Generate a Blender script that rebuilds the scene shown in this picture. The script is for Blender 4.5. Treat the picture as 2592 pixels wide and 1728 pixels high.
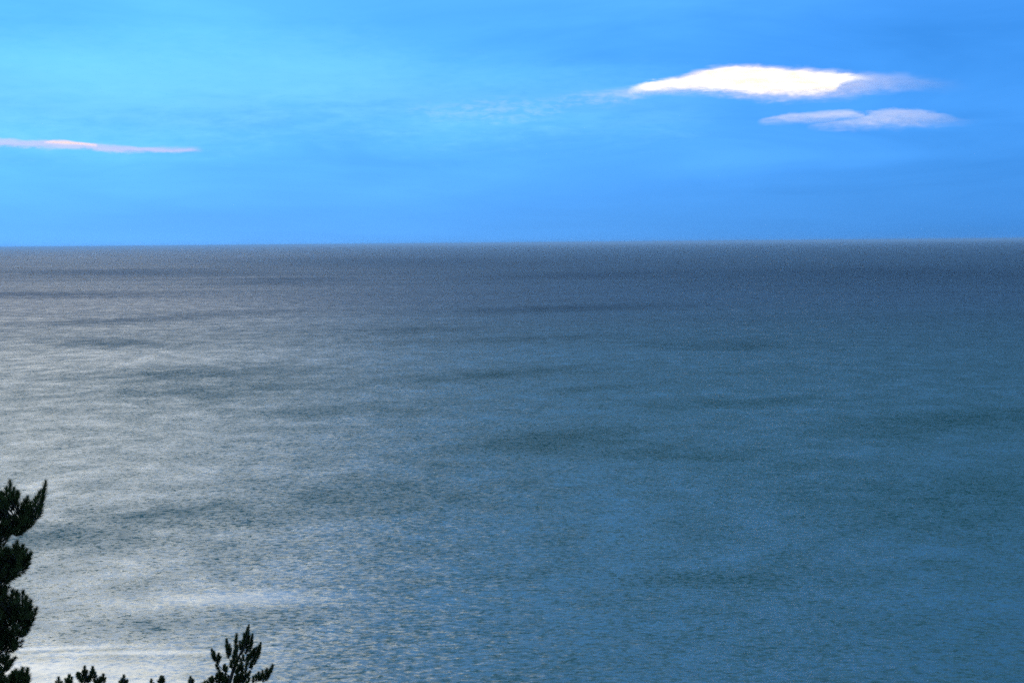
import bpy, math, random
import numpy as np
from mathutils import Vector, Matrix

# ------------------------------------------------------------------ scene basics
for o in list(bpy.data.objects):
    bpy.data.objects.remove(o)
scn = bpy.context.scene
COL = scn.collection
scn.render.engine = 'CYCLES'
scn.cycles.use_denoising = False
scn.cycles.use_adaptive_sampling = True
scn.cycles.adaptive_threshold = 0.03
scn.cycles.adaptive_min_samples = 24
scn.cycles.max_bounces = 5
scn.cycles.volume_bounces = 2
scn.cycles.transparent_max_bounces = 8
scn.cycles.sample_clamp_indirect = 10
scn.view_settings.view_transform = 'Standard'
scn.view_settings.look = 'None'
scn.view_settings.exposure = 0.0
scn.view_settings.gamma = 1.0
scn.view_settings.use_curve_mapping = False

# ------------------------------------------------------------------ camera
EYE = Vector((0.0, 0.0, 55.0))
SW, SH = 2592.0, 1728.0
LENS = 88.5
cam_d = bpy.data.cameras.new('camera')
cam_d.sensor_width = 36.0
cam_d.lens = LENS
cam_d.clip_start = 0.5
cam_d.clip_end = 250000.0
cam = bpy.data.objects.new('camera', cam_d)
COL.objects.link(cam)
PITCH, ROLL = 2.24, -0.508
CAM_R = Matrix.Rotation(math.radians(90 - PITCH), 4, 'X') @ Matrix.Rotation(math.radians(ROLL), 4, 'Z')
cam.matrix_world = Matrix.Translation(EYE) @ CAM_R
scn.camera = cam
FPX = SW * LENS / 36.0


def at(px, py, dist):
    """Point in the place that the photo shows at (px, py), `dist` metres out to sea."""
    v = CAM_R.to_3x3() @ Vector(((px - SW / 2) / FPX, -(py - SH / 2) / FPX, -1.0))
    return EYE + v * (dist / v.y)


# ------------------------------------------------------------------ sky and sun
SUN_AZ, SUN_EL = -11.8, 15.5          # degrees: left of the view axis (+Y), above the horizon
saz, sel = math.radians(SUN_AZ), math.radians(SUN_EL)
SUN_DIR = Vector((math.sin(saz) * math.cos(sel), math.cos(saz) * math.cos(sel), math.sin(sel)))

sun_d = bpy.data.lights.new('sun', 'SUN')
sun_d.energy = 0.185
sun_d.angle = math.radians(15)
sun_d.color = (1.0, 0.86, 0.60)
sun = bpy.data.objects.new('sun', sun_d)
COL.objects.link(sun)
sun.rotation_euler = (-SUN_DIR).to_track_quat('-Z', 'Y').to_euler()
sun.location = (-30, 10, 120)


class NT:
    """Tiny helper for writing node trees."""
    def __init__(self, tree):
        self.t = tree
        tree.nodes.clear()

    def n(self, kind, **kw):
        nd = self.t.nodes.new(kind)
        for k, v in kw.items():
            setattr(nd, k, v)
        return nd

    def put(self, sock, v):
        if v is None:
            return
        if isinstance(v, bpy.types.NodeSocket):
            self.t.links.new(v, sock)
        else:
            sock.default_value = v

    def m(self, op, a, b=None, c=None, clamp=False):
        nd = self.n('ShaderNodeMath', operation=op, use_clamp=clamp)
        for i, v in enumerate((a, b, c)):
            self.put(nd.inputs[i], v)
        return nd.outputs[0]

    def vm(self, op, a, b=None, scale=None):
        nd = self.n('ShaderNodeVectorMath', operation=op)
        self.put(nd.inputs[0], a)
        if b is not None:
            self.put(nd.inputs[1], b)
        if scale is not None:
            self.put(nd.inputs['Scale'], scale)
        return nd.outputs['Value'] if op in ('LENGTH', 'DOT_PRODUCT') else nd.outputs[0]

    def xyz(self, v):
        nd = self.n('ShaderNodeSeparateXYZ')
        self.put(nd.inputs[0], v)
        return nd.outputs

    def comb(self, x, y, z):
        nd = self.n('ShaderNodeCombineXYZ')
        for i, v in enumerate((x, y, z)):
            self.put(nd.inputs[i], v)
        return nd.outputs[0]

    def noise(self, vec, scale, detail=2.0, rough=0.5, dist=0.0, dim='3D'):
        nd = self.n('ShaderNodeTexNoise', noise_dimensions=dim)
        self.put(nd.inputs['Vector'], vec)
        nd.inputs['Scale'].default_value = scale
        nd.inputs['Detail'].default_value = detail
        nd.inputs['Roughness'].default_value = rough
        nd.inputs['Distortion'].default_value = dist
        return nd.outputs

    def rng(self, v, a, b, c, d, interp='LINEAR'):
        nd = self.n('ShaderNodeMapRange', interpolation_type=interp)
        self.put(nd.inputs[0], v)
        for i, k in enumerate((a, b, c, d)):
            self.put(nd.inputs[i + 1], k)
        return nd.outputs[0]

    def mix(self, f, a, b, blend='MIX'):
        nd = self.n('ShaderNodeMix', data_type='RGBA', blend_type=blend)
        self.put(nd.inputs[0], f)
        self.put(nd.inputs[6], a)
        self.put(nd.inputs[7], b)
        return nd.outputs[2]


def c4(r, g, b):
    return (r, g, b, 1.0)


DECK_BLUE = (0.038, 0.362, 1.28)
DECK_PALE = (0.30, 0.75, 1.15)
DECK_HIGH = (0.30, 0.60, 0.92)
DECK_K = 0.95
DECK_OVERHEAD = 0.84        # sky above the view, dimmed to darken its reflection in the sea
CLEAR_TINT = (0.26, 0.72, 1.0)
CLEAR_K = 0.010

world = bpy.data.worlds.new('World')
scn.world = world
world.use_nodes = True
world.cycles.sampling_method = 'NONE'
W = NT(world.node_tree)
out = W.n('ShaderNodeOutputWorld')
bg = W.n('ShaderNodeBackground')
W.t.links.new(bg.outputs[0], out.inputs[0])
sky = W.n('ShaderNodeTexSky', sky_type='NISHITA', sun_disc=False)
sky.sun_elevation = sel
sky.sun_rotation = saz
sky.altitude = 50
sky.air_density = 1.0
sky.dust_density = 0.6
sky.ozone_density = 4.0
bg.inputs[1].default_value = 1.0
D = W.vm('NORMALIZE', W.n('ShaderNodeTexCoord').outputs['Generated'])
d = W.xyz(D)
# blue overcast deck; its cells foreshorten towards the horizon as a flat layer does
zz = W.m('ADD', W.m('MAXIMUM', d[2], 0.0), 0.075)
plane = W.comb(W.m('DIVIDE', d[0], zz), W.m('DIVIDE', d[1], zz), 0.0)
n1 = W.noise(W.vm('MULTIPLY', plane, (0.42, 0.30, 1.0)), 1.0, 3.0, 0.52, 0.35)[0]
n2 = W.noise(W.vm('ADD', W.vm('MULTIPLY', plane, (1.15, 0.62, 1.0)), (3.1, 7.7, 0.0)), 1.0, 4.0, 0.6, 0.8)[0]
cells = W.m('ADD', W.m('MULTIPLY', W.m('SUBTRACT', n1, 0.5), 0.9), W.m('MULTIPLY', W.m('SUBTRACT', n2, 0.5), 0.42))
lift = W.rng(d[2], -0.002, 0.05, 0.0, 1.0, 'SMOOTHSTEP')
cells = W.m('MULTIPLY', cells, W.rng(lift, 0, 1, 0.25, 1.0))
bright = W.m('ADD', W.m('ADD', W.m('MULTIPLY', lift, 0.25), 0.75), cells)
bright = W.m('MULTIPLY', bright, W.rng(d[2], 0.06, 0.34, 1.0, DECK_OVERHEAD, 'SMOOTHSTEP'))
bright = W.m('MULTIPLY', bright, W.rng(d[0], -0.26, 0.26, 1.13, 0.75, 'SMOOTHSTEP'))
deck = W.mix(W.m('ADD', W.m('MULTIPLY', lift, 0.10), W.m('MULTIPLY', cells, 0.5), clamp=True),
             c4(*DECK_BLUE), c4(*DECK_PALE))
deck = W.mix(W.rng(d[2], 0.07, 0.30, 0.0, 0.9, 'SMOOTHSTEP'), deck, c4(*DECK_HIGH))  # sky above the view greyed to set the sea's reflected colour
deck = W.mix(1.0, deck, W.comb(bright, bright, bright), 'MULTIPLY')
clear = W.mix(1.0, sky.outputs[0], c4(*CLEAR_TINT), 'MULTIPLY')


def direction(px, py):
    v = (at(px, py, 1000.0) - EYE).normalized()
    return math.atan2(v.x, v.y), math.asin(v.z)


azim = W.m('ARCTAN2', d[0], d[1])
elev = W.m('ARCSINE', d[2])
sky_n = W.noise(W.comb(W.m('MULTIPLY', azim, 55.0), W.m('MULTIPLY', elev, 260.0), 0.0), 1.0, 5.0, 0.62, 0.4)[0]
sky_n2 = W.noise(W.comb(W.m('MULTIPLY', azim, 160.0), W.m('MULTIPLY', elev, 520.0), 4.0), 1.0, 4.0, 0.6, 0.3)[0]


def sky_glow(prof, soft_top, soft_bot, rag, fade_in=0.06, fade_out=0.06):
    """Mask (0..1) of a bright cloud shape painted into the sky colour."""
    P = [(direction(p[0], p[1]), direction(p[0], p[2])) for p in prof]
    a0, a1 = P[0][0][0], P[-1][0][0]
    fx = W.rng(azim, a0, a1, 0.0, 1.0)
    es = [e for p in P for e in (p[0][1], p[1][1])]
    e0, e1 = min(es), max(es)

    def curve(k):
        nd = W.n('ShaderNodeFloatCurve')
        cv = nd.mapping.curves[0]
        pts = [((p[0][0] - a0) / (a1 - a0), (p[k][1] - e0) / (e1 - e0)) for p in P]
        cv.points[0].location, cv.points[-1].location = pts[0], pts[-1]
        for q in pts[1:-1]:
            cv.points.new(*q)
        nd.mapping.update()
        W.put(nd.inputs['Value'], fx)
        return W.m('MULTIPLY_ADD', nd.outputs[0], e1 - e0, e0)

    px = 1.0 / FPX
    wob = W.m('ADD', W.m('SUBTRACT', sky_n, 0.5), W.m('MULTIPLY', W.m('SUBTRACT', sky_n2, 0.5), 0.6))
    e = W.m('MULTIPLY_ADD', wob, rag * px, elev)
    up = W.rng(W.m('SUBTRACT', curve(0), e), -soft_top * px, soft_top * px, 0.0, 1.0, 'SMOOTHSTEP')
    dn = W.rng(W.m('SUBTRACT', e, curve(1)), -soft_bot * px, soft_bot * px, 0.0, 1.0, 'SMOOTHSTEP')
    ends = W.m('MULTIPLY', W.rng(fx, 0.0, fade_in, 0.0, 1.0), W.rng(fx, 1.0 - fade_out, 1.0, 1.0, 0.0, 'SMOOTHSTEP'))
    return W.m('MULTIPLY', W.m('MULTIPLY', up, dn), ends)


core = sky_glow([(1585, 231, 233), (1640, 210, 228), (1704, 203, 221), (1772, 188, 220), (1806, 178, 221), (1870, 173, 225), (1946, 176, 232),
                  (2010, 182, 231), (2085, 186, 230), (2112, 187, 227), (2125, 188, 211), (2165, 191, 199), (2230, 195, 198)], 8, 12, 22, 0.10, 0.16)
halo = sky_glow([(1440, 246, 250), (1590, 226, 240), (1700, 200, 232), (1800, 174, 230), (1870, 168, 236), (1950, 172, 246), (2080, 181, 246),
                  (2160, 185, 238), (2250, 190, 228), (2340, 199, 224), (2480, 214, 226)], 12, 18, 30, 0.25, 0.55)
streak = sky_glow([(-200, 340, 370), (0, 350, 372), (140, 358, 374), (230, 364, 380), (320, 370, 386), (420, 373, 386),
                    (520, 377, 384)], 7, 6, 26)
glint = sky_glow([(110, 360, 362), (150, 357, 364), (200, 360, 367), (250, 367, 370)], 4, 4, 8)
wisp1 = sky_glow([(1915, 304, 306), (1960, 296, 306), (2010, 287, 304), (2080, 283, 302), (2140, 279, 298), (2170, 284, 296), (2200, 290, 294)], 5, 16, 16)
wisp2 = sky_glow([(2040, 316, 318), (2090, 311, 318), (2150, 303, 319), (2220, 281, 317), (2290, 276, 314), (2360, 285, 312),
                   (2420, 296, 309), (2500, 304, 308)], 6, 18, 30, 0.06, 0.5)
wisp = W.m('MULTIPLY', W.m('MAXIMUM', wisp1, W.m('MULTIPLY', wisp2, 0.85)), W.rng(sky_n2, 0.3, 0.7, 0.55, 1.0))
veil = sky_glow([(-2200, 20, 330), (-900, 60, 350), (0, 120, 350), (450, 130, 345), (800, 130, 310), (1150, 210, 320), (1500, 240, 300), (1900, 250, 290)], 110, 90, 160)
veil = W.m('MULTIPLY', veil, W.rng(sky_n, 0.25, 0.75, 0.5, 1.0))
curls = sky_glow([(1020, 270, 280), (1160, 262, 296), (1270, 246, 300), (1360, 250, 300), (1450, 238, 270), (1580, 226, 250), (1640, 222, 240)], 14, 20, 60)
curls = W.m('MULTIPLY', curls, W.rng(sky_n2, 0.42, 0.66, 0.0, 1.0))
tot = W.vm('ADD', W.vm('SCALE', deck, scale=DECK_K), W.vm('SCALE', clear, scale=CLEAR_K))
tot = W.mix(W.m('MULTIPLY', veil, 0.30), tot, c4(0.38, 0.95, 1.25))
tot = W.mix(W.m('MULTIPLY', curls, 0.18), tot, c4(0.75, 0.85, 1.1))
tot = W.mix(W.m('MULTIPLY', wisp, 0.46), tot, c4(1.2, 1.06, 1.04))
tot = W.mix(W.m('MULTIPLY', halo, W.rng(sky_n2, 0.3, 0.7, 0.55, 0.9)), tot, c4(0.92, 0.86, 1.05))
tot = W.mix(W.m('MULTIPLY', streak, 0.42), tot, c4(1.1, 0.74, 0.88))
tot = W.mix(W.m('MULTIPLY', glint, 0.75), tot, c4(1.25, 0.88, 0.66))
sunlit = W.mix(W.rng(sky_n, 0.38, 0.62, 0.0, 1.0), c4(1.4, 1.2, 0.9), c4(1.9, 1.7, 1.4))  # cloud's sunlight painted into the sky colour, not cast by the lamp
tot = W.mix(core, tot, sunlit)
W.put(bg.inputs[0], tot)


def new_mat(name):
    m = bpy.data.materials.new(name)
    m.use_nodes = True
    return m, NT(m.node_tree)


# ------------------------------------------------------------------ the sea
WAVES = ((5.0, 0.24, 1.0), (1.5, 0.82, 1.2), (0.5, 0.50, 1.2))   # wavelength, slope, crest stretch
SEA_BODY = (0.006, 0.040, 0.078)
SEA_SHALLOW = (0.007, 0.098, 0.082)
SEA_ROUGH = 0.36
GRAIN = 2.5
SLICK_CALM = 0.9
NEAR_CHOP, FAR_CHOP = 0.85, 2.3

# wind patches on the water, measured on the photo: centre, half width, half height (pixels), tilt, change of chop
WIND = [   # ... and how much steeper along the view and across it
    (1400, 1118, 190, 26, 0.12, 1.9, -0.2), (1440, 780, 230, 7, 0.03, 1.2, -0.2), (1060, 836, 130, 7, 0.02, 1.2, 0.3),
    (1330, 858, 220, 7, 0.03, 0.9, 0.0), (1830, 873, 190, 12, 0.0, 1.3, -0.4), (1300, 945, 210, 11, 0.06, 1.2, 0.0),
    (1540, 984, 160, 9, 0.05, 1.0, -0.2), (1870, 1020, 220, 10, 0.03, 1.2, -0.4), (2460, 1062, 260, 24, 0.05, 2.0, -0.5),
    (1800, 1465, 260, 18, 0.0, 1.3, -0.4), (1500, 695, 240, 7, 0.02, 1.0, -0.2), (2250, 690, 420, 14, 0.0, 1.2, -0.5),
    (720, 710, 150, 7, 0.02, 1.0, 0.7), (2450, 1250, 420, 60, 0.02, 1.2, -0.4), (850, 1040, 230, 14, 0.03, 1.0, 0.8),
    (1700, 1150, 260, 20, -0.05, 1.1, -0.3), (330, 810, 280, 9, 0.05, 1.2, 1.2), (290, 868, 130, 9, 0.0, 1.2, 1.2),
    (520, 942, 230, 15, 0.03, 1.3, 1.3), (540, 990, 280, 16, 0.04, 1.3, 1.3), (420, 1300, 280, 28, 0.06, 1.5, 1.5),
    (180, 1365, 260, 26, 0.03, 1.4, 1.4), (930, 1250, 330, 36, 0.03, 1.3, 1.0), (330, 1585, 360, 16, 0.02, 1.0, 1.0),
    (300, 690, 300, 8, 0.0, 0.8, 0.8), (130, 745, 300, 7, 0.0, 0.8, 0.8), (1000, 660, 500, 8, 0.0, 0.8, 0.4),
]
# smooth slicks near the shore
SLICK = [
    (100, 1698, 560, 34, 0.01), (330, 1652, 360, 7, 0.02), (600, 1518, 260, 22, 0.03), (100, 1640, 300, 6, 0.02), (200, 1725, 600, 10, 0.0),
]


def sea_point(px, py):
    v = CAM_R.to_3x3() @ Vector(((px - SW / 2) / FPX, -(py - SH / 2) / FPX, -1.0))
    return EYE + v * (-EYE.z / v.z)


def sea_material():
    m, T = new_mat('sea_water')
    o = T.n('ShaderNodeOutputMaterial')
    p = T.n('ShaderNodeBsdfPrincipled')
    T.t.links.new(p.outputs[0], o.inputs[0])
    pos = T.n('ShaderNodeNewGeometry').outputs['Position']
    flat = T.vm('MULTIPLY', pos, (1, 1, 0))
    # ragged outlines for the patches
    wob = T.vm('SUBTRACT', T.noise(T.vm('MULTIPLY', flat, (0.014, 0.006, 0)), 1.0, 6.0, 0.68)[1], (0.5, 0.5, 0.5))
    steep_x, steep_y, slick = 1.0, 1.0, 0.0

    def blob(px, py, hw, hh, tilt):
        c = sea_point(px, py)
        r = sea_point(px + hw, py - hw * tilt) - c
        u = sea_point(px, py - hh) - c
        # inverse of the 2x2 matrix whose columns are the half axes
        det = r.x * u.y - u.x * r.y
        off = T.vm('SUBTRACT', flat, (c.x, c.y, 0))
        a = T.vm('DOT_PRODUCT', off, (u.y / det, -u.x / det, 0))
        b = T.vm('DOT_PRODUCT', off, (-r.y / det, r.x / det, 0))
        w = T.xyz(wob)
        a = T.m('MULTIPLY_ADD', w[0], 1.8, a)
        b = T.m('MULTIPLY_ADD', w[1], 2.6, b)
        q = T.m('ADD', T.m('MULTIPLY', a, a), T.m('MULTIPLY', b, b))
        return T.m('EXPONENT', T.m('MULTIPLY', q, -0.9))

    for (px, py, hw, hh, tilt, k, kx) in WIND:
        g = blob(px, py, hw, hh, tilt)
        if kx <= 0:
            k *= 2.0
        steep_y = T.m('MULTIPLY_ADD', g, k * 0.5, steep_y)
        steep_x = T.m('MULTIPLY_ADD', g, kx * 0.5, steep_x)
    for (px, py, hw, hh, tilt) in SLICK:
        slick = T.m('MAXIMUM', blob(px, py, hw, hh, tilt), slick)
    # broad gusts and fine wind lanes everywhere
    g1 = T.noise(T.vm('MULTIPLY', flat, (0.0016, 0.0045, 0)), 1.0, 5.0, 0.6, 0.4)[0]
    g2 = T.noise(T.vm('MULTIPLY', flat, (0.07, 0.03, 0)), 1.0, 7.0, 0.80)[0]
    gust = T.m('ADD', T.m('MULTIPLY', T.m('SUBTRACT', g1, 0.5), 0.7), T.m('MULTIPLY', T.m('SUBTRACT', g2, 0.5), GRAIN))
    # rougher out at sea than under the shelter of the bluff
    far = T.rng(T.m('LOGARITHM', T.vm('LENGTH', flat), 10.0), math.log10(320), math.log10(6000), NEAR_CHOP, FAR_CHOP)
    base = T.m('MULTIPLY', T.m('MAXIMUM', T.m('ADD', 1.0, gust), 0.25), far)
    base = T.m('MAXIMUM', base, 0.15)
    rough_base = T.m('MULTIPLY', base, T.m('MULTIPLY_ADD', slick, -0.5, 1.0))
    base = T.m('MULTIPLY', base, T.m('MULTIPLY_ADD', slick, -SLICK_CALM, 1.0))
    chop_y = T.m('MULTIPLY', base, steep_y)
    chop_x = T.m('MULTIPLY', T.m('MULTIPLY', base, 0.82), T.m('MAXIMUM', steep_x, 0.3))
    s = T.xyz(pos)
    sx, sy = 0.0, 0.0
    for k, (wl, amp, el) in enumerate(WAVES):
        v = T.comb(T.m('MULTIPLY', s[0], el / wl), T.m('DIVIDE', s[1], wl), 3.7 * k)
        c = T.xyz(T.vm('SUBTRACT', T.noise(v, 1.0, 1.5)[1], (0.5, 0.5, 0.5)))
        sx = T.m('MULTIPLY_ADD', c[0], amp, sx)
        sy = T.m('MULTIPLY_ADD', c[1], amp, sy)
    nrm = T.vm('NORMALIZE', T.comb(T.m('MULTIPLY', sx, chop_x), T.m('MULTIPLY', sy, chop_y), 1.0))
    T.put(p.inputs['Normal'], nrm)
    # green shallows under the bluff, deep blue water further out
    deep = T.rng(T.vm('LENGTH', flat), 300.0, 2600.0, 0.0, 1.0, 'SMOOTHSTEP')
    T.put(p.inputs['Base Color'], T.mix(deep, c4(*SEA_SHALLOW), c4(*SEA_BODY)))
    T.put(p.inputs['Roughness'], T.m('MINIMUM', T.m('MULTIPLY', SEA_ROUGH, T.m('POWER', T.m('MULTIPLY', rough_base, T.m('MAXIMUM', T.m('MULTIPLY', T.m('ADD', steep_x, steep_y), 0.5), 1.0)), 0.5)), 0.7))
    p.inputs['IOR'].default_value = 1.333
    return m


def build_sea():
    radii = [40, 120, 200, 300, 450, 700, 1100, 1800, 3000, 5000, 9000, 16000, 30000, 55000, 90000]
    n = 96
    vs, fs = [(0, 0, 0)], []
    for r in radii:
        for k in range(n):
            a = 2 * math.pi * k / n
            vs.append((r * math.cos(a), r * math.sin(a), 0))
    for k in range(n):
        fs.append((0, 1 + k, 1 + (k + 1) % n))
    for i in range(len(radii) - 1):
        for k in range(n):
            a, b = 1 + i * n + k, 1 + i * n + (k + 1) % n
            fs.append((a, a + n, b + n, b))
    me = bpy.data.meshes.new('sea')
    me.from_pydata(vs, [], fs)
    me.materials.append(sea_material())
    ob = bpy.data.objects.new('sea', me)
    COL.objects.link(ob)
    ob['kind'] = 'structure'
    ob['label'] = 'wide rippled blue grey sea reaching to the horizon'
    return ob


build_sea()


# ------------------------------------------------------------------ clouds
def cloud(name, label, dist, prof, depth, dens, noise_scale, seed, soft=0.35, ragged=0.6, aniso=0.6):
    """A lens of cloud vapour. prof: (px, py of the upper edge, py of the lower edge) from left to right."""
    c0 = at(prof[len(prof) // 2][0], (prof[len(prof) // 2][1] + prof[len(prof) // 2][2]) / 2, dist)
    top = [at(p[0], p[1], dist) - c0 for p in prof]
    bot = [at(p[0], p[2], dist) - c0 for p in prof]
    xs = [t.x for t in top]
    x0, x1 = xs[0], xs[-1]
    # closed hull round the vapour
    N, K = 40, 20
    vs, fs = [], []
    for i in range(N + 1):
        f = i / N
        x = x0 + (x1 - x0) * f
        zt, zb = np.interp(x, xs, [t.z for t in top]), np.interp(x, xs, [b.z for b in bot])
        zc, h = (zt + zb) / 2, max((zt - zb) / 2 * 1.5, 0.5)
        w = depth * math.sqrt(max(1 - (2 * f - 1) ** 2, 0.002))
        for k in range(K):
            a = 2 * math.pi * k / K
            vs.append((x, w * math.cos(a), zc + h * math.sin(a)))
    for i in range(N):
        for k in range(K):
            a, b = i * K + k, i * K + (k + 1) % K
            fs.append((a, b, b + K, a + K))
    fs.append(tuple(range(K - 1, -1, -1)))
    fs.append(tuple(N * K + k for k in range(K)))
    me = bpy.data.meshes.new(name)
    me.from_pydata(vs, [], fs)
    ob = bpy.data.objects.new(name, me)
    COL.objects.link(ob)
    ob.location = c0
    ob['label'] = label
    ob['category'] = 'cloud'
    m, T = new_mat('cloud_vapour')
    me.materials.append(m)
    o = T.n('ShaderNodeOutputMaterial')
    pv = T.n('ShaderNodeVolumePrincipled')
    T.t.links.new(pv.outputs[0], o.inputs['Volume'])
    pv.inputs['Color'].default_value = c4(0.98, 0.97, 0.97)
    pv.inputs['Anisotropy'].default_value = aniso
    P = T.xyz(T.n('ShaderNodeTexCoord').outputs['Object'])
    fx = T.rng(P[0], x0, x1, 0.0, 1.0)
    zs = [t.z for t in top] + [b.z for b in bot]
    zmin, zmax = min(zs) - 1, max(zs) + 1

    def curve(vals):
        nd = T.n('ShaderNodeFloatCurve')
        cv = nd.mapping.curves[0]
        pts = [((x - x0) / (x1 - x0), (v - zmin) / (zmax - zmin)) for x, v in zip(xs, vals)]
        cv.points[0].location, cv.points[-1].location = pts[0], pts[-1]
        for q in pts[1:-1]:
            cv.points.new(*q)
        nd.mapping.update()
        T.put(nd.inputs['Value'], fx)
        return T.m('MULTIPLY_ADD', nd.outputs[0], zmax - zmin, zmin)

    zt, zb = curve([t.z for t in top]), curve([b.z for b in bot])
    half = T.m('MAXIMUM', T.m('MULTIPLY', T.m('SUBTRACT', zt, zb), 0.5), 1.0)
    zc = T.m('MULTIPLY', T.m('ADD', zt, zb), 0.5)
    v = T.m('DIVIDE', T.m('SUBTRACT', P[2], zc), half)
    u = T.m('DIVIDE', P[1], depth)
    e = T.m('SUBTRACT', 1.0, T.m('ADD', T.m('MULTIPLY', v, v), T.m('MULTIPLY', u, u)))
    nz = T.noise(T.comb(T.m('MULTIPLY', P[0], noise_scale * 0.45), T.m('MULTIPLY', P[1], noise_scale * 0.5),
                        T.m('MULTIPLY_ADD', P[2], noise_scale * 1.6, seed)), 1.0, 5.0, 0.6, 0.3)[0]
    e = T.m('MULTIPLY_ADD', T.m('SUBTRACT', nz, 0.5), 2 * ragged, e)
    k = T.rng(e, 0.0, soft, 0.0, 1.0, 'SMOOTHSTEP')
    T.put(pv.inputs['Density'], T.m('MULTIPLY', T.m('MULTIPLY', k, dens), T.rng(nz, 0.3, 0.7, 0.6, 1.4)))
    return ob


cloud('cloud', 'glowing white lens shaped cloud, largest and brightest in the upper right sky', 21000,  # faint vapour; its white glow is painted into the sky behind
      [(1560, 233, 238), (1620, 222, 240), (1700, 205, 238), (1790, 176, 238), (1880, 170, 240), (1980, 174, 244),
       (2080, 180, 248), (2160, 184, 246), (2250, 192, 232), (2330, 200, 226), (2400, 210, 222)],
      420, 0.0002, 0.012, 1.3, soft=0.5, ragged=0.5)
cloud('cloud', 'faint pale wispy cloud just below the glowing white cloud', 19000,
      [(1925, 300, 308), (1990, 288, 312), (2070, 281, 318), (2150, 278, 322), (2240, 274, 325), (2320, 277, 320),
       (2390, 290, 316), (2430, 300, 312)],
      380, 0.00015, 0.014, 7.1, soft=0.8, ragged=0.9)
cloud('cloud', 'thin pinkish white cloud streak low over the horizon at the left edge', 24000,
      [(-120, 345, 372), (0, 350, 382), (90, 356, 378), (170, 356, 378), (240, 364, 384), (320, 370, 387),
       (420, 373, 387), (500, 376, 385), (540, 379, 383)],
      420, 0.00015, 0.016, 4.4, soft=0.6, ragged=0.7)


# ------------------------------------------------------------------ the wooded bluff below the viewpoint
def hill_z(x, y):
    prof = [(-140, 58), (-30, 54.5), (-4, 53.6), (1.5, 53.4), (5, 51.5), (20, 44.5), (45, 35.5), (95, 22.5), (130, 14), (160, 4), (180, -3), (200, -9)]
    yy = y + 9 * math.sin(x * 0.021 + 0.6) * min(max((y - 10) / 60, 0), 1)
    z = float(np.interp(yy, [p[0] for p in prof], [p[1] for p in prof]))
    k = min(max((y - 3) / 15, 0), 1)
    return z + k * (0.6 * math.sin(x * 0.23 + y * 0.17) + 0.4 * math.sin(x * 0.61 - y * 0.43 + 1.3) - 0.5)


def build_hill():
    xs = np.concatenate([np.arange(-320, -60, 12), np.arange(-60, 60, 2.5), np.arange(60, 321, 12)])
    ys = np.concatenate([np.arange(-140, -8, 8), np.arange(-8, 130, 2.0), np.arange(130, 204, 6)])
    vs = [(float(x), float(y), hill_z(float(x), float(y))) for y in ys for x in xs]
    n = len(xs)
    fs = [(j * n + i, j * n + i + 1, (j + 1) * n + i + 1, (j + 1) * n + i)
          for j in range(len(ys) - 1) for i in range(n - 1)]
    me = bpy.data.meshes.new('hillside')
    me.from_pydata(vs, [], fs)
    me.polygons.foreach_set('use_smooth', [True] * len(me.polygons))
    m, T = new_mat('hillside_soil')
    o = T.n('ShaderNodeOutputMaterial')
    p = T.n('ShaderNodeBsdfPrincipled')
    T.t.links.new(p.outputs[0], o.inputs[0])
    P = T.n('ShaderNodeNewGeometry').outputs['Position']
    nz = T.noise(P, 0.35, 6.0, 0.65)[0]
    nf = T.noise(P, 9.0, 4.0, 0.6)[0]
    col = T.mix(T.rng(nz, 0.42, 0.6, 0, 1), c4(0.035, 0.050, 0.018), c4(0.085, 0.062, 0.038))
    col = T.mix(T.rng(nf, 0.3, 0.7, 0.0, 0.6), col, c4(0.02, 0.028, 0.012))
    T.put(p.inputs['Base Color'], col)
    p.inputs['Roughness'].default_value = 0.95
    b = T.n('ShaderNodeBump')
    b.inputs['Strength'].default_value = 0.6
    b.inputs['Distance'].default_value = 0.15
    T.put(b.inputs['Height'], nf)
    T.put(p.inputs['Normal'], b.outputs[0])
    me.materials.append(m)
    ob = bpy.data.objects.new('hillside', me)
    COL.objects.link(ob)
    ob['kind'] = 'structure'


build_hill()


# ------------------------------------------------------------------ pines
def bark_material():
    m, T = new_mat('pine_bark')
    o = T.n('ShaderNodeOutputMaterial')
    p = T.n('ShaderNodeBsdfPrincipled')
    T.t.links.new(p.outputs[0], o.inputs[0])
    P = T.n('ShaderNodeTexCoord').outputs['Object']
    nz = T.noise(T.vm('MULTIPLY', P, (14, 14, 4)), 1.0, 5.0, 0.65)[0]
    T.put(p.inputs['Base Color'], T.mix(T.rng(nz, 0.35, 0.65, 0, 1), c4(0.030, 0.022, 0.016), c4(0.085, 0.055, 0.036)))
    p.inputs['Roughness'].default_value = 0.9
    b = T.n('ShaderNodeBump')
    b.inputs['Strength'].default_value = 0.7
    b.inputs['Distance'].default_value = 0.02
    T.put(b.inputs['Height'], nz)
    T.put(p.inputs['Normal'], b.outputs[0])
    return m


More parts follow.
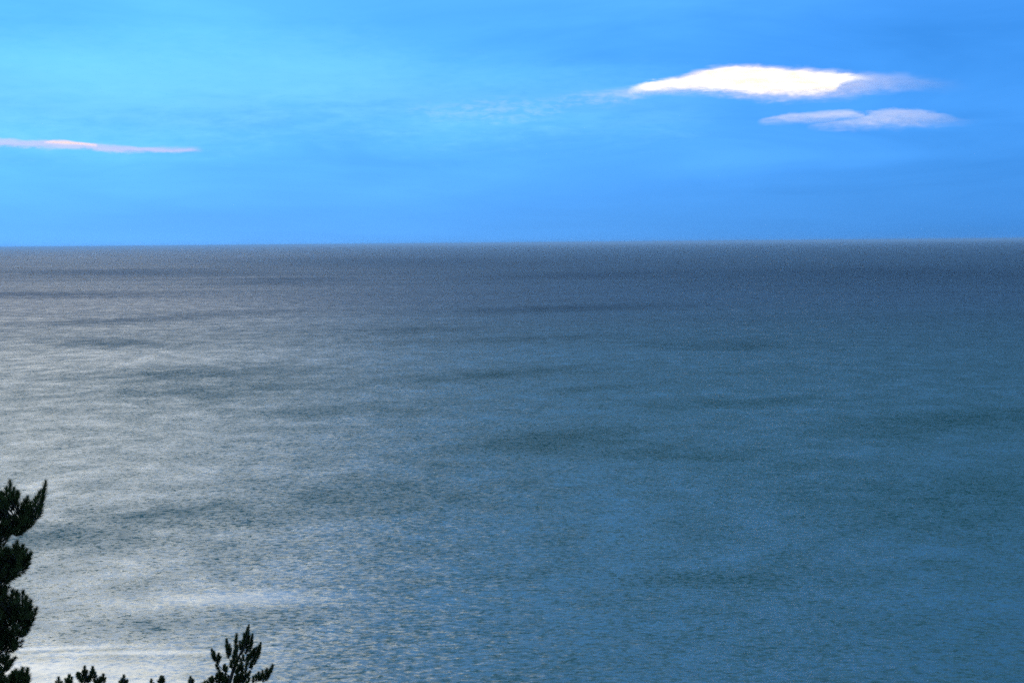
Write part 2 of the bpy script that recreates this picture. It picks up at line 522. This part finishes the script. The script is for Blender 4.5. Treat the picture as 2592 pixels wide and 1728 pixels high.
def needle_material():
    m, T = new_mat('pine_needles')
    o = T.n('ShaderNodeOutputMaterial')
    p = T.n('ShaderNodeBsdfPrincipled')
    tl = T.n('ShaderNodeBsdfTranslucent')
    ms = T.n('ShaderNodeMixShader')
    ms.inputs[0].default_value = 0.35
    T.t.links.new(p.outputs[0], ms.inputs[1])
    T.t.links.new(tl.outputs[0], ms.inputs[2])
    T.t.links.new(ms.outputs[0], o.inputs[0])
    tl.inputs[0].default_value = c4(0.11, 0.12, 0.03)
    P = T.n('ShaderNodeNewGeometry').outputs['Position']
    nz = T.noise(P, 2.2, 3.0, 0.6)[0]
    T.put(p.inputs['Base Color'], T.mix(T.rng(nz, 0.35, 0.65, 0, 1), c4(0.038, 0.050, 0.017), c4(0.115, 0.112, 0.036)))
    p.inputs['Roughness'].default_value = 0.75
    p.inputs['Specular IOR Level'].default_value = 0.15
    return m


BARK, NEEDLES = bark_material(), needle_material()


class Wood:
    def __init__(self):
        self.v, self.f = [], []

    def tube(self, pts, r0, r1, sides=5):
        pts = [Vector(p) for p in pts]
        base = len(self.v)
        n = len(pts)
        for i, p in enumerate(pts):
            t = (pts[min(i + 1, n - 1)] - pts[max(i - 1, 0)]).normalized()
            a = t.orthogonal().normalized()
            b = t.cross(a)
            r = r0 + (r1 - r0) * i / (n - 1)
            for k in range(sides):
                w = 2 * math.pi * k / sides
                self.v.append(p + (a * math.cos(w) + b * math.sin(w)) * r)
        for i in range(n - 1):
            for k in range(sides):
                q = base + i * sides
                self.f.append((q + k, q + (k + 1) % sides, q + sides + (k + 1) % sides, q + sides + k))
        self.f.append(tuple(base + k for k in range(sides - 1, -1, -1)))
        self.f.append(tuple(base + (n - 1) * sides + k for k in range(sides)))

    def build(self, name, mat, parent, smooth=True):
        me = bpy.data.meshes.new(name)
        me.from_pydata(self.v, [], self.f)
        me.polygons.foreach_set('use_smooth', [smooth] * len(me.polygons))
        me.materials.append(mat)
        ob = bpy.data.objects.new(name, me)
        COL.objects.link(ob)
        ob.parent = parent
        return ob


def shoot(needles, wood, base, tip, rng, nlen=0.075, density=520, width=0.0032, splay=1.05, bare=0.16):
    """One twig from base to tip set round with needles; the bud end stays bare."""
    base, tip = Vector(base), Vector(tip)
    L = (tip - base).length
    t = (tip - base).normalized()
    a = t.orthogonal().normalized()
    b = t.cross(a)
    if wood is not None:
        wood.tube([base, base.lerp(tip, 0.5) + Vector((rng.uniform(-1, 1), rng.uniform(-1, 1), 0)) * 0.01 * L, tip], 0.007, 0.003, 4)
    n = int(L * density)
    V, F = needles.v, needles.f
    for i in range(n):
        f = rng.random() ** 0.9
        p = base.lerp(tip, f * (1 - bare))
        w = rng.uniform(0, 2 * math.pi)
        o = a * math.cos(w) + b * math.sin(w)
        ang = splay * (1.15 - 0.75 * f) * rng.uniform(0.7, 1.25)
        dirn = (t * math.cos(ang) + o * math.sin(ang)).normalized()
        dirn.z += 0.12
        ln = nlen * rng.uniform(0.7, 1.15) * (1.0 if f < 0.7 else 1.0 - (f - 0.7) * 1.3)
        e = p + dirn * ln
        sd = dirn.cross(Vector((rng.uniform(-1, 1), rng.uniform(-1, 1), rng.uniform(-1, 1)))).normalized() * width
        q = len(V)
        V.extend((p + sd, p - sd, e))
        F.append((q, q + 1, q + 2))


def curved(p0, p1, sag, n=6, rng=None):
    p0, p1 = Vector(p0), Vector(p1)
    out = []
    for i in range(n + 1):
        f = i / n
        p = p0.lerp(p1, f)
        p.z += sag * (p1 - p0).length * (f * f - f)
        if rng and 0 < i < n:
            p += Vector((rng.uniform(-1, 1), rng.uniform(-1, 1), rng.uniform(-1, 1))) * 0.02 * (p1 - p0).length
        out.append(p)
    return out


def along(path, f):
    s = f * (len(path) - 1)
    i = min(int(s), len(path) - 2)
    return path[i].lerp(path[i + 1], s - i)


def make_branch(root, start, end, shoots, rng, r0=0.03, sag=0.35, fill=0, slen=0.26, nlen=0.075, dens=520, path=None, spread=0.16, fill_from=0.25, up=1.0, width=0.0032):
    """A limb with its own needles. shoots: explicit (base, tip) twigs in the tree's own frame."""
    wood, ndl = Wood(), Wood()
    path = path or curved(start, end, sag, 6, rng)
    wood.tube(path, r0, max(0.006, r0 * 0.3), 5)
    for (b, t) in shoots:
        b, t = Vector(b), Vector(t)
        # twig stalk back to the limb
        near = min((along(path, k / 20) for k in range(21)), key=lambda p: (p - b).length)
        if (near - b).length > 0.03:
            wood.tube(curved(near, b, 0.2, 3), 0.013, 0.008, 4)
        shoot(ndl, wood, b, t, rng, nlen, dens, width)
    ax = (path[-1] - path[0]).normalized()
    for _ in range(fill):
        f = rng.uniform(fill_from, 1.0)
        p = along(path, f)
        side = Vector((rng.gauss(0, 1), rng.gauss(0, 1), rng.gauss(0, 0.6)))
        side *= min(1.0, 0.9 / side.length)
        b = p + side * spread * rng.uniform(0.3, 1.3)
        t = b + (Vector((rng.gauss(0, 0.45), rng.gauss(0, 0.45), up)) + ax * 0.55).normalized() * slen * rng.uniform(0.65, 1.25)
        wood.tube([p, p.lerp(b, 0.5) - Vector((0, 0, 0.02)), b], 0.008, 0.006, 4)
        shoot(ndl, wood, b, t, rng, nlen, dens, width)
    br = wood.build('branch', BARK, root)
    if ndl.f:
        ndl.build('needles', NEEDLES, br, False)
    return br


def new_tree(base, label, group=None):
    e = bpy.data.objects.new('pine_tree', None)
    COL.objects.link(e)
    e.location = base
    e['label'] = label
    e['category'] = 'pine tree'
    if group:
        e['group'] = group
    return e


def lower_crown(root, trunk_at, ztop, zbot, reach, rng, n=26, dens=260, fill=9, side=None):
    """Whorls of limbs down the trunk below what the photo shows."""
    for k in range(n):
        f = (k + 0.5) / n
        z = ztop + (zbot - ztop) * f
        az = k * 2.4 + rng.uniform(-0.3, 0.3)
        if side is not None and side(az, z):
            continue
        r = reach * (0.55 + 0.45 * math.sin(math.pi * min(1.0, 0.25 + f))) * rng.uniform(0.8, 1.15)
        p0 = trunk_at(z)
        p1 = p0 + Vector((math.cos(az) * r, math.sin(az) * r, 0.22 * r))
        make_branch(root, p0, p1, [], rng, 0.045, 0.4, fill, 0.34, 0.13, dens, spread=0.38, width=0.009)


# --- the big pine cut by the left edge of the picture
def pine_left():
    rng = random.Random(11)
    D = 46.0
    top = at(-62, 1195, D)
    gx, gy = top.x - 0.35, D + 0.2
    base = Vector((gx, gy, hill_z(gx, gy) - 0.1))
    root = new_tree(base, 'tall dark pine cut off by the left edge of the photo, nearest and largest')

    def L(px, py, dd=0.0):
        return at(px, py, D + dd) - base

    def trunk_at(z):
        H = (top - base).z
        f = min(max(z / H, 0), 1)
        return Vector((0.35 * f ** 1.5 + 0.12 * math.sin(f * 5), -0.2 * f + 0.1 * math.sin(f * 4), z))

    H = (top - base).z
    tr = Wood()
    tr.tube([trunk_at(H * k / 16) for k in range(17)], 0.21, 0.03, 9)
    tr.build('trunk', BARK, root)

    def px_z(py):
        return L(-40, py).z

    def limb(py0, end, tips, fill, sag=0.35, r0=0.035, spread=0.17, ff=0.3):
        """tips: (base px, base py, tip px, tip py)"""
        dd = rng.uniform(-0.25, 0.25)
        sh = [(L(a, b, dd + (q := rng.uniform(-0.2, 0.2))), L(c, e, dd + q)) for (a, b, c, e) in tips]
        make_branch(root, trunk_at(px_z(py0)), L(end[0], end[1], dd), sh, rng, r0, sag, fill // 3, 0.24, 0.115, 800,
                    spread=spread, fill_from=ff, width=0.0042)

    # upper limb that sweeps up to the pointed tip
    limb(1400, (103, 1275), [(108, 1268, 117, 1211), (100, 1285, 112, 1232), (92, 1272, 104, 1238), (84, 1284, 92, 1256),
                             (98, 1300, 108, 1262), (92, 1316, 104, 1282), (80, 1325, 92, 1296), (72, 1318, 80, 1288),
                             (60, 1330, 74, 1306), (70, 1336, 86, 1318), (52, 1344, 70, 1330), (62, 1340, 78, 1332),
                             (45, 1352, 64, 1342), (60, 1312, 62, 1280), (48, 1330, 56, 1302), (38, 1342, 48, 1318),
                             (40, 1356, 56, 1350), (28, 1350, 40, 1336)], 26, 0.3, ff=0.15, spread=0.13)
    limb(1375, (64, 1300), [(66, 1296, 70, 1252), (60, 1290, 62, 1262), (72, 1296, 78, 1268), (56, 1300, 54, 1272),
                            (66, 1308, 72, 1282), (50, 1306, 56, 1286)], 12, 0.3, spread=0.11)
    limb(1345, (26, 1266), [(24, 1256, 25, 1210), (18, 1262, 15, 1230), (30, 1264, 36, 1232), (38, 1268, 44, 1240),
                            (26, 1280, 28, 1246), (40, 1280, 46, 1256), (12, 1272, 8, 1246), (4, 1270, 2, 1242),
                            (12, 1290, 14, 1262), (30, 1292, 34, 1268), (44, 1296, 46, 1276)], 16, 0.3, spread=0.12)
    limb(1330, (-20, 1262), [(-20, 1256, -22, 1212), (-30, 1262, -36, 1226), (-8, 1262, -6, 1226)], 14, 0.3, spread=0.15)
    limb(1420, (30, 1350), [], 34, 0.15, ff=0.0, spread=0.15)
    limb(1450, (10, 1365), [(-4, 1392, 0, 1372), (6, 1384, 14, 1372)], 16, 0.15, ff=0.0, spread=0.12)
    # second tier
    limb(1520, (66, 1425), [(40, 1398, 44, 1366), (34, 1406, 36, 1376), (52, 1406, 59, 1376), (62, 1410, 68, 1388),
                            (66, 1420, 81, 1396), (60, 1428, 78, 1412), (62, 1440, 76, 1424), (54, 1444, 70, 1436),
                            (46, 1420, 54, 1392), (44, 1450, 62, 1448), (34, 1456, 50, 1456), (26, 1416, 28, 1392),
                            (50, 1436, 60, 1414), (20, 1424, 18, 1398), (8, 1420, 4, 1398), (-4, 1424, -8, 1398),
                            (32, 1440, 38, 1412), (20, 1464, 36, 1462), (56, 1418, 62, 1396)], 58, 0.2, ff=0.0, spread=0.16)
    limb(1560, (30, 1448), [], 44, 0.15, ff=0.0, spread=0.16)
    limb(1590, (12, 1480), [(10, 1496, 24, 1484)], 34, 0.15, ff=0.0, spread=0.14)
    # third tier
    limb(1660, (70, 1560), [(56, 1524, 59, 1492), (62, 1530, 66, 1506), (70, 1540, 80, 1516), (72, 1552, 82, 1532),
                            (70, 1564, 81, 1546), (74, 1582, 86, 1564), (66, 1590, 80, 1580), (60, 1600, 74, 1592),
                            (54, 1548, 58, 1520), (40, 1520, 44, 1492), (30, 1516, 32, 1490), (44, 1548, 48, 1520),
                            (52, 1572, 62, 1548), (58, 1584, 66, 1560), (50, 1612, 62, 1606), (46, 1626, 58, 1622),
                            (40, 1636, 54, 1634), (34, 1560, 36, 1530), (44, 1590, 52, 1566), (30, 1580, 34, 1552)],
         56, 0.2, ff=0.0, spread=0.17)
    limb(1690, (44, 1600), [], 52, 0.15, ff=0.0, spread=0.17)
    limb(1640, (14, 1540), [], 48, 0.15, ff=0.0, spread=0.18)
    limb(1720, (20, 1630), [(14, 1648, 34, 1646), (24, 1640, 44, 1640)], 40, 0.15, ff=0.0, spread=0.15)
    # fourth tier, lowest in view
    limb(1780, (24, 1676), [(22, 1682, 41, 1662), (14, 1676, 22, 1660), (10, 1690, 28, 1680), (4, 1676, 8, 1656),
                            (2, 1700, 18, 1692), (12, 1684, 30, 1672)], 14, 0.2, ff=0.0, spread=0.11)
    # foliage masses of the four tiers
    tiers = [
        (1380, (70, 1318), [(-40, 1262), (10, 1260), (42, 1264), (48, 1286), (60, 1282), (76, 1284), (84, 1288), (100, 1278), (110, 1266), (107, 1295),
                            (96, 1318), (82, 1335), (58, 1347), (42, 1358), (24, 1364), (-40, 1372)], 120),
        (1500, (50, 1420), [(-40, 1405), (28, 1400), (44, 1394), (58, 1406), (66, 1418), (62, 1436), (52, 1450), (38, 1460), (18, 1478), (-40, 1500)], 110),
        (1620, (56, 1560), [(-40, 1490), (22, 1506), (36, 1520), (50, 1530), (58, 1520), (68, 1538), (74, 1558), (70, 1585), (60, 1605), (50, 1632),
                            (36, 1648), (10, 1656), (-40, 1660)], 150),
        (1730, (10, 1690), [(-40, 1660), (6, 1672), (16, 1682), (12, 1700), (0, 1728), (-40, 1728)], 36),
    ]
    for py0, end, poly, count in tiers:
        sh = []
        while len(sh) < count:
            x, y = rng.uniform(-40, 112), rng.uniform(1255, 1730)
            inside = False
            for i in range(len(poly)):
                (xa, ya), (xb, yb) = poly[i], poly[i - 1]
                if (ya > y) != (yb > y) and x < (xb - xa) * (y - ya) / (yb - ya) + xa:
                    inside = not inside
            if not inside:
                continue
            q = rng.gauss(0, 0.28)
            b = L(x, y, q)
            t = b + Vector((0.25 + rng.gauss(0, 0.4), rng.gauss(0, 0.4), 0.8)).normalized() * rng.uniform(0.10, 0.2)
            sh.append((b, t))
        make_branch(root, trunk_at(px_z(py0)), L(*end), sh, rng, 0.04, 0.25, 0, 0.2, 0.115, 800, width=0.0042)
    # limbs on the other sides of the trunk
    zt, zb = px_z(1260), px_z(1700)
    for k in range(22):
        z = zt + (zb - zt) * (k + 0.5) / 22
        az = math.radians(100 + (k * 67) % 165)
        r = rng.uniform(0.5, 0.95) * (0.6 + 0.5 * k / 22)
        p0 = trunk_at(z)
        make_branch(root, p0 - Vector((0, 0, 0.15)), p0 + Vector((math.cos(az) * r, math.sin(az) * r, 0.25)), [], rng, 0.03, 0.3, 16, 0.26, 0.085, 420, spread=0.16)
    shoot_tip = [(trunk_at(H - 0.45), trunk_at(H) + Vector((0, 0, 0.1)))]
    make_branch(root, trunk_at(H - 0.8), trunk_at(H - 0.35), shoot_tip, rng, 0.03, 0.0, 8, spread=0.08)
    lower_crown(root, trunk_at, px_z(1930), H * 0.35, 2.1, rng, 34, 240, 20)


pine_left()


def pine_top(D, trunk_px, limbs, label, seed, leader=None, group=None, nlen=0.15, dens=1000, reach=1.0, width=0.0048, r_top=0.016, loose=()):
    """A pine of which the photo shows the crown's top. trunk_px runs from low to the tip."""
    rng = random.Random(seed)
    tip = at(trunk_px[-1][0], trunk_px[-1][1], D)
    low = at(trunk_px[0][0], trunk_px[0][1], D)
    gx, gy = low.x + rng.uniform(-0.4, 0.4), D + rng.uniform(-0.3, 0.3)
    base = Vector((gx, gy, hill_z(gx, gy) - 0.1))
    root = new_tree(base, label, group)

    def L(px, py, dd=0.0):
        return at(px, py, D + dd) - base

    upper = [L(px, py) for px, py in trunk_px]
    lowz = upper[0].z

    def trunk_at(z):
        f = min(max(z / lowz, 0), 1)
        w = 0.25 * math.sin(f * math.pi)
        return Vector((upper[0].x * f + w * 0.6, upper[0].y * f - w * 0.4, z))

    tr = Wood()
    tr.tube([trunk_at(lowz * k / 12) for k in range(13)] + upper[1:], 0.19, r_top, 8)
    tr.build('trunk', BARK, root)
    for (path, tips, fill, spread) in limbs:
        dd = rng.uniform(-0.3, 0.3)
        n = len(path)
        pts = [L(px, py, dd * i / max(1, n - 1)) for i, (px, py) in enumerate(path)]
        sh = []
        for (a, b, c, e) in tips:
            q = dd + rng.uniform(-0.12, 0.12)
            sh.append((L(a, b, q), L(c, e, q)))
        make_branch(root, None, None, sh, rng, 0.020, 0, fill, 0.20, nlen, dens, path=pts, spread=spread, fill_from=0.2, width=width)
    lower_crown(root, trunk_at, lowz - 1.3, lowz * 0.4, reach * 1.9, rng, 30, 240, 18)
    return root


# --- the pine whose whole open top stands up right of the others
pine_top(95.0,
         [(579, 1760), (582, 1722), (590, 1697), (600, 1674), (607, 1656), (617, 1640), (623, 1618), (630, 1590)],
         [
             # leader and the twigs round it
             ([(617, 1642), (622, 1622), (629, 1598)],
              [(622, 1626, 631, 1575), (634, 1634, 640, 1601), (627, 1618, 627, 1584), (619, 1630, 618, 1599),
               (628, 1632, 632, 1606), (624, 1642, 622, 1612), (633, 1640, 638, 1616), (616, 1648, 613, 1622),
               (630, 1650, 640, 1624), (608, 1644, 607, 1620), (622, 1655, 629, 1632), (611, 1655, 612, 1632)], 6, 0.10),
             ([(590, 1697), (594, 1670), (598, 1640)],
              [(598, 1626, 599, 1601), (597, 1640, 596, 1614), (596, 1652, 602, 1630), (595, 1666, 594, 1640),
               (594, 1664, 601, 1642), (592, 1680, 590, 1656), (596, 1678, 600, 1656), (588, 1690, 584, 1670), (596, 1690, 600, 1668)], 2, 0.06),
             ([(588, 1702), (586, 1676), (579, 1664)],
              [(577, 1646, 573, 1613), (579, 1654, 571, 1630), (578, 1652, 582, 1628), (579, 1666, 574, 1644), (580, 1658, 586, 1640)], 1, 0.05),
             ([(583, 1713), (565, 1695), (546, 1674)],
              [(543, 1670, 535, 1638), (546, 1674, 536, 1654), (544, 1668, 541, 1646), (550, 1672, 554, 1651),
               (552, 1676, 558, 1660), (553, 1682, 546, 1664), (569, 1700, 569, 1680), (572, 1702, 575, 1686),
               (552, 1694, 547, 1680), (556, 1700, 550, 1686)], 2, 0.06),
             # dense right hand limb
             ([(600, 1674), (628, 1668), (652, 1648)],
              [(652, 1652, 661, 1623), (648, 1660, 660, 1638), (644, 1660, 644, 1638), (640, 1668, 654, 1648),
               (650, 1668, 658, 1648), (634, 1668, 636, 1646), (626, 1674, 628, 1654), (640, 1676, 648, 1658),
               (618, 1674, 614, 1656), (632, 1682, 642, 1666), (622, 1684, 630, 1666), (642, 1682, 650, 1668),
               (612, 1682, 608, 1664), (630, 1690, 640, 1678), (636, 1694, 638, 1680)], 12, 0.13),
             ([(590, 1700), (606, 1694), (622, 1690)],
              [(604, 1700, 602, 1680), (612, 1706, 614, 1686), (620, 1706, 624, 1688), (600, 1712, 598, 1692),
               (626, 1712, 634, 1696)], 10, 0.14),
             # low right limb
             ([(584, 1740), (640, 1730), (672, 1712), (684, 1700)],
              [(684, 1702, 691, 1680), (678, 1708, 688, 1690), (674, 1708, 676, 1690), (668, 1716, 679, 1700),
               (662, 1714, 665, 1695), (672, 1722, 682, 1708), (654, 1718, 655, 1699), (648, 1724, 648, 1706),
               (664, 1726, 672, 1712), (640, 1728, 642, 1710)], 8, 0.10),
             # mass in the middle and low left
             ([(583, 1735), (605, 1722), (625, 1718)],
              [(600, 1724, 602, 1700), (610, 1726, 612, 1702), (618, 1726, 624, 1704), (606, 1736, 606, 1712),
               (624, 1734, 632, 1714), (596, 1734, 594, 1708), (614, 1736, 618, 1712)], 26, 0.16),
             ([(582, 1735), (566, 1722), (554, 1712)],
              [(560, 1716, 554, 1696), (566, 1720, 562, 1700), (572, 1724, 570, 1702), (556, 1726, 548, 1708),
               (576, 1730, 578, 1708), (564, 1730, 558, 1710)], 14, 0.13),
             ([(581, 1748), (555, 1738), (534, 1724)],
              [(536, 1726, 529, 1716), (542, 1726, 538, 1714), (548, 1728, 546, 1714), (530, 1734, 524, 1722)], 8, 0.10),
         ],
         'slender pine top with open upswept branches standing tallest right of the row', 5, r_top=0.012)

# --- small pine tops that just reach over the lower edge
pine_top(92.0, [(213, 1790), (214, 1745), (216, 1715), (222, 1698)],
         [
             ([(214, 1730), (214, 1710), (213, 1698)],
              [(213, 1704, 215, 1684), (212, 1714, 210, 1696), (215, 1714, 218, 1700), (212, 1726, 208, 1708), (217, 1726, 219, 1710)], 3, 0.06),
             ([(215, 1735), (228, 1716), (234, 1702)],
              [(233, 1708, 235, 1685), (231, 1716, 229, 1698), (235, 1716, 241, 1700), (229, 1726, 226, 1708), (236, 1724, 244, 1708), (224, 1728, 222, 1712)], 6, 0.08),
             ([(213, 1738), (204, 1722), (198, 1712)],
              [(199, 1716, 196, 1700), (200, 1718, 203, 1702), (203, 1726, 200, 1710), (206, 1732, 208, 1716)], 3, 0.07),
             ([(214, 1745), (245, 1732), (258, 1722)],
              [(260, 1724, 262, 1704), (256, 1728, 253, 1712), (262, 1732, 266, 1714), (248, 1732, 247, 1716), (244, 1734, 242, 1722)], 4, 0.07),
         ],
         'low pine top with a cluster of four spiky tips, beside the big left pine', 21)
pine_top(88.0, [(170, 1800), (172, 1760), (175, 1726), (176, 1715)],
         [
             ([(174, 1745), (176, 1724)], [(176, 1726, 175, 1705), (174, 1732, 171, 1716), (178, 1732, 182, 1712), (176, 1740, 178, 1720)], 3, 0.05),
             ([(172, 1750), (156, 1738), (149, 1730)], [(149, 1732, 148, 1712), (152, 1738, 156, 1724), (146, 1738, 142, 1724)], 2, 0.05),
         ],
         'small pine with two short spikes, between the big left pine and the clustered top', 22)
pine_top(98.0, [(311, 1800), (312, 1755), (313, 1725), (313, 1714)],
         [([(312, 1748), (313, 1722)], [(313, 1726, 314, 1706), (311, 1734, 308, 1718), (315, 1736, 319, 1720), (312, 1740, 313, 1722), (306, 1740, 303, 1722), (318, 1740, 322, 1724)], 4, 0.06)],
         'single thin pine spike right of the clustered pine top', 23)
pine_top(96.0, [(405, 1800), (407, 1760), (409, 1728), (410, 1718)],
         [
             ([(408, 1745), (410, 1722)], [(408, 1728, 407, 1709), (411, 1728, 413, 1710), (406, 1732, 401, 1722), (413, 1734, 415, 1716), (409, 1736, 410, 1716)], 4, 0.05),
             ([(406, 1752), (390, 1740), (384, 1732)], [(383, 1736, 383, 1717), (387, 1740, 388, 1728)], 1, 0.05),
         ],
         'blunt tufted pine top about midway along the row of small tops', 24)
pine_top(97.0, [(482, 1800), (483, 1758), (483, 1728), (483, 1716)],
         [
             ([(483, 1748), (483, 1722)], [(483, 1728, 482, 1710), (481, 1734, 479, 1720), (486, 1734, 488, 1720), (483, 1738, 484, 1722)], 3, 0.05),
             ([(483, 1752), (505, 1742), (518, 1733)], [(518, 1736, 519, 1723), (512, 1738, 512, 1728)], 1, 0.05),
         ],
         'small conical pine tip next to the slender open pine', 25)
pine_top(60.0, [(20, 1820), (28, 1770), (40, 1735), (46, 1722)],
         [
             ([(30, 1760), (46, 1728), (54, 1712)],
              [(54, 1716, 58, 1688), (50, 1724, 52, 1700), (58, 1724, 62, 1704), (52, 1736, 54, 1712), (60, 1736, 64, 1714)], 5, 0.08),
             ([(34, 1760), (60, 1730), (68, 1712)],
              [(68, 1714, 70, 1690), (66, 1724, 66, 1704), (70, 1730, 73, 1708), (64, 1738, 68, 1718)], 3, 0.06),
             ([(26, 1765), (30, 1732), (34, 1714)],
              [(34, 1718, 41, 1692), (30, 1724, 34, 1704), (38, 1722, 42, 1700), (30, 1734, 30, 1712), (24, 1730, 24, 1710), (38, 1736, 44, 1714)], 5, 0.08),
             ([(22, 1775), (10, 1740), (4, 1724)],
              [(4, 1728, 4, 1704), (10, 1732, 12, 1710), (0, 1738, -4, 1712), (14, 1738, 18, 1716)], 6, 0.08),
         ],
         'low bushy pine tips in the bottom left corner under the big pine', 26)


# ------------------------------------------------------------------ sea air
def build_haze():
    r, z0, z1, n = 95000.0, -12.0, 62.0, 64
    vs = [(r * math.cos(2 * math.pi * k / n), r * math.sin(2 * math.pi * k / n), z) for z in (z0, z1) for k in range(n)]
    fs = [(k, (k + 1) % n, n + (k + 1) % n, n + k) for k in range(n)]
    fs += [tuple(range(n - 1, -1, -1)), tuple(range(n, 2 * n))]
    me = bpy.data.meshes.new('haze')
    me.from_pydata(vs, [], fs)
    m, T = new_mat('sea_air')
    o = T.n('ShaderNodeOutputMaterial')
    pv = T.n('ShaderNodeVolumePrincipled')
    T.t.links.new(pv.outputs[0], o.inputs['Volume'])
    pv.inputs['Color'].default_value = c4(0.75, 0.88, 1.0)
    pv.inputs['Density'].default_value = HAZE_DENSITY
    pv.inputs['Anisotropy'].default_value = 0.55
    me.materials.append(m)
    ob = bpy.data.objects.new('haze', me)
    COL.objects.link(ob)
    ob['kind'] = 'stuff'


HAZE_DENSITY = 3.2e-5
build_haze()
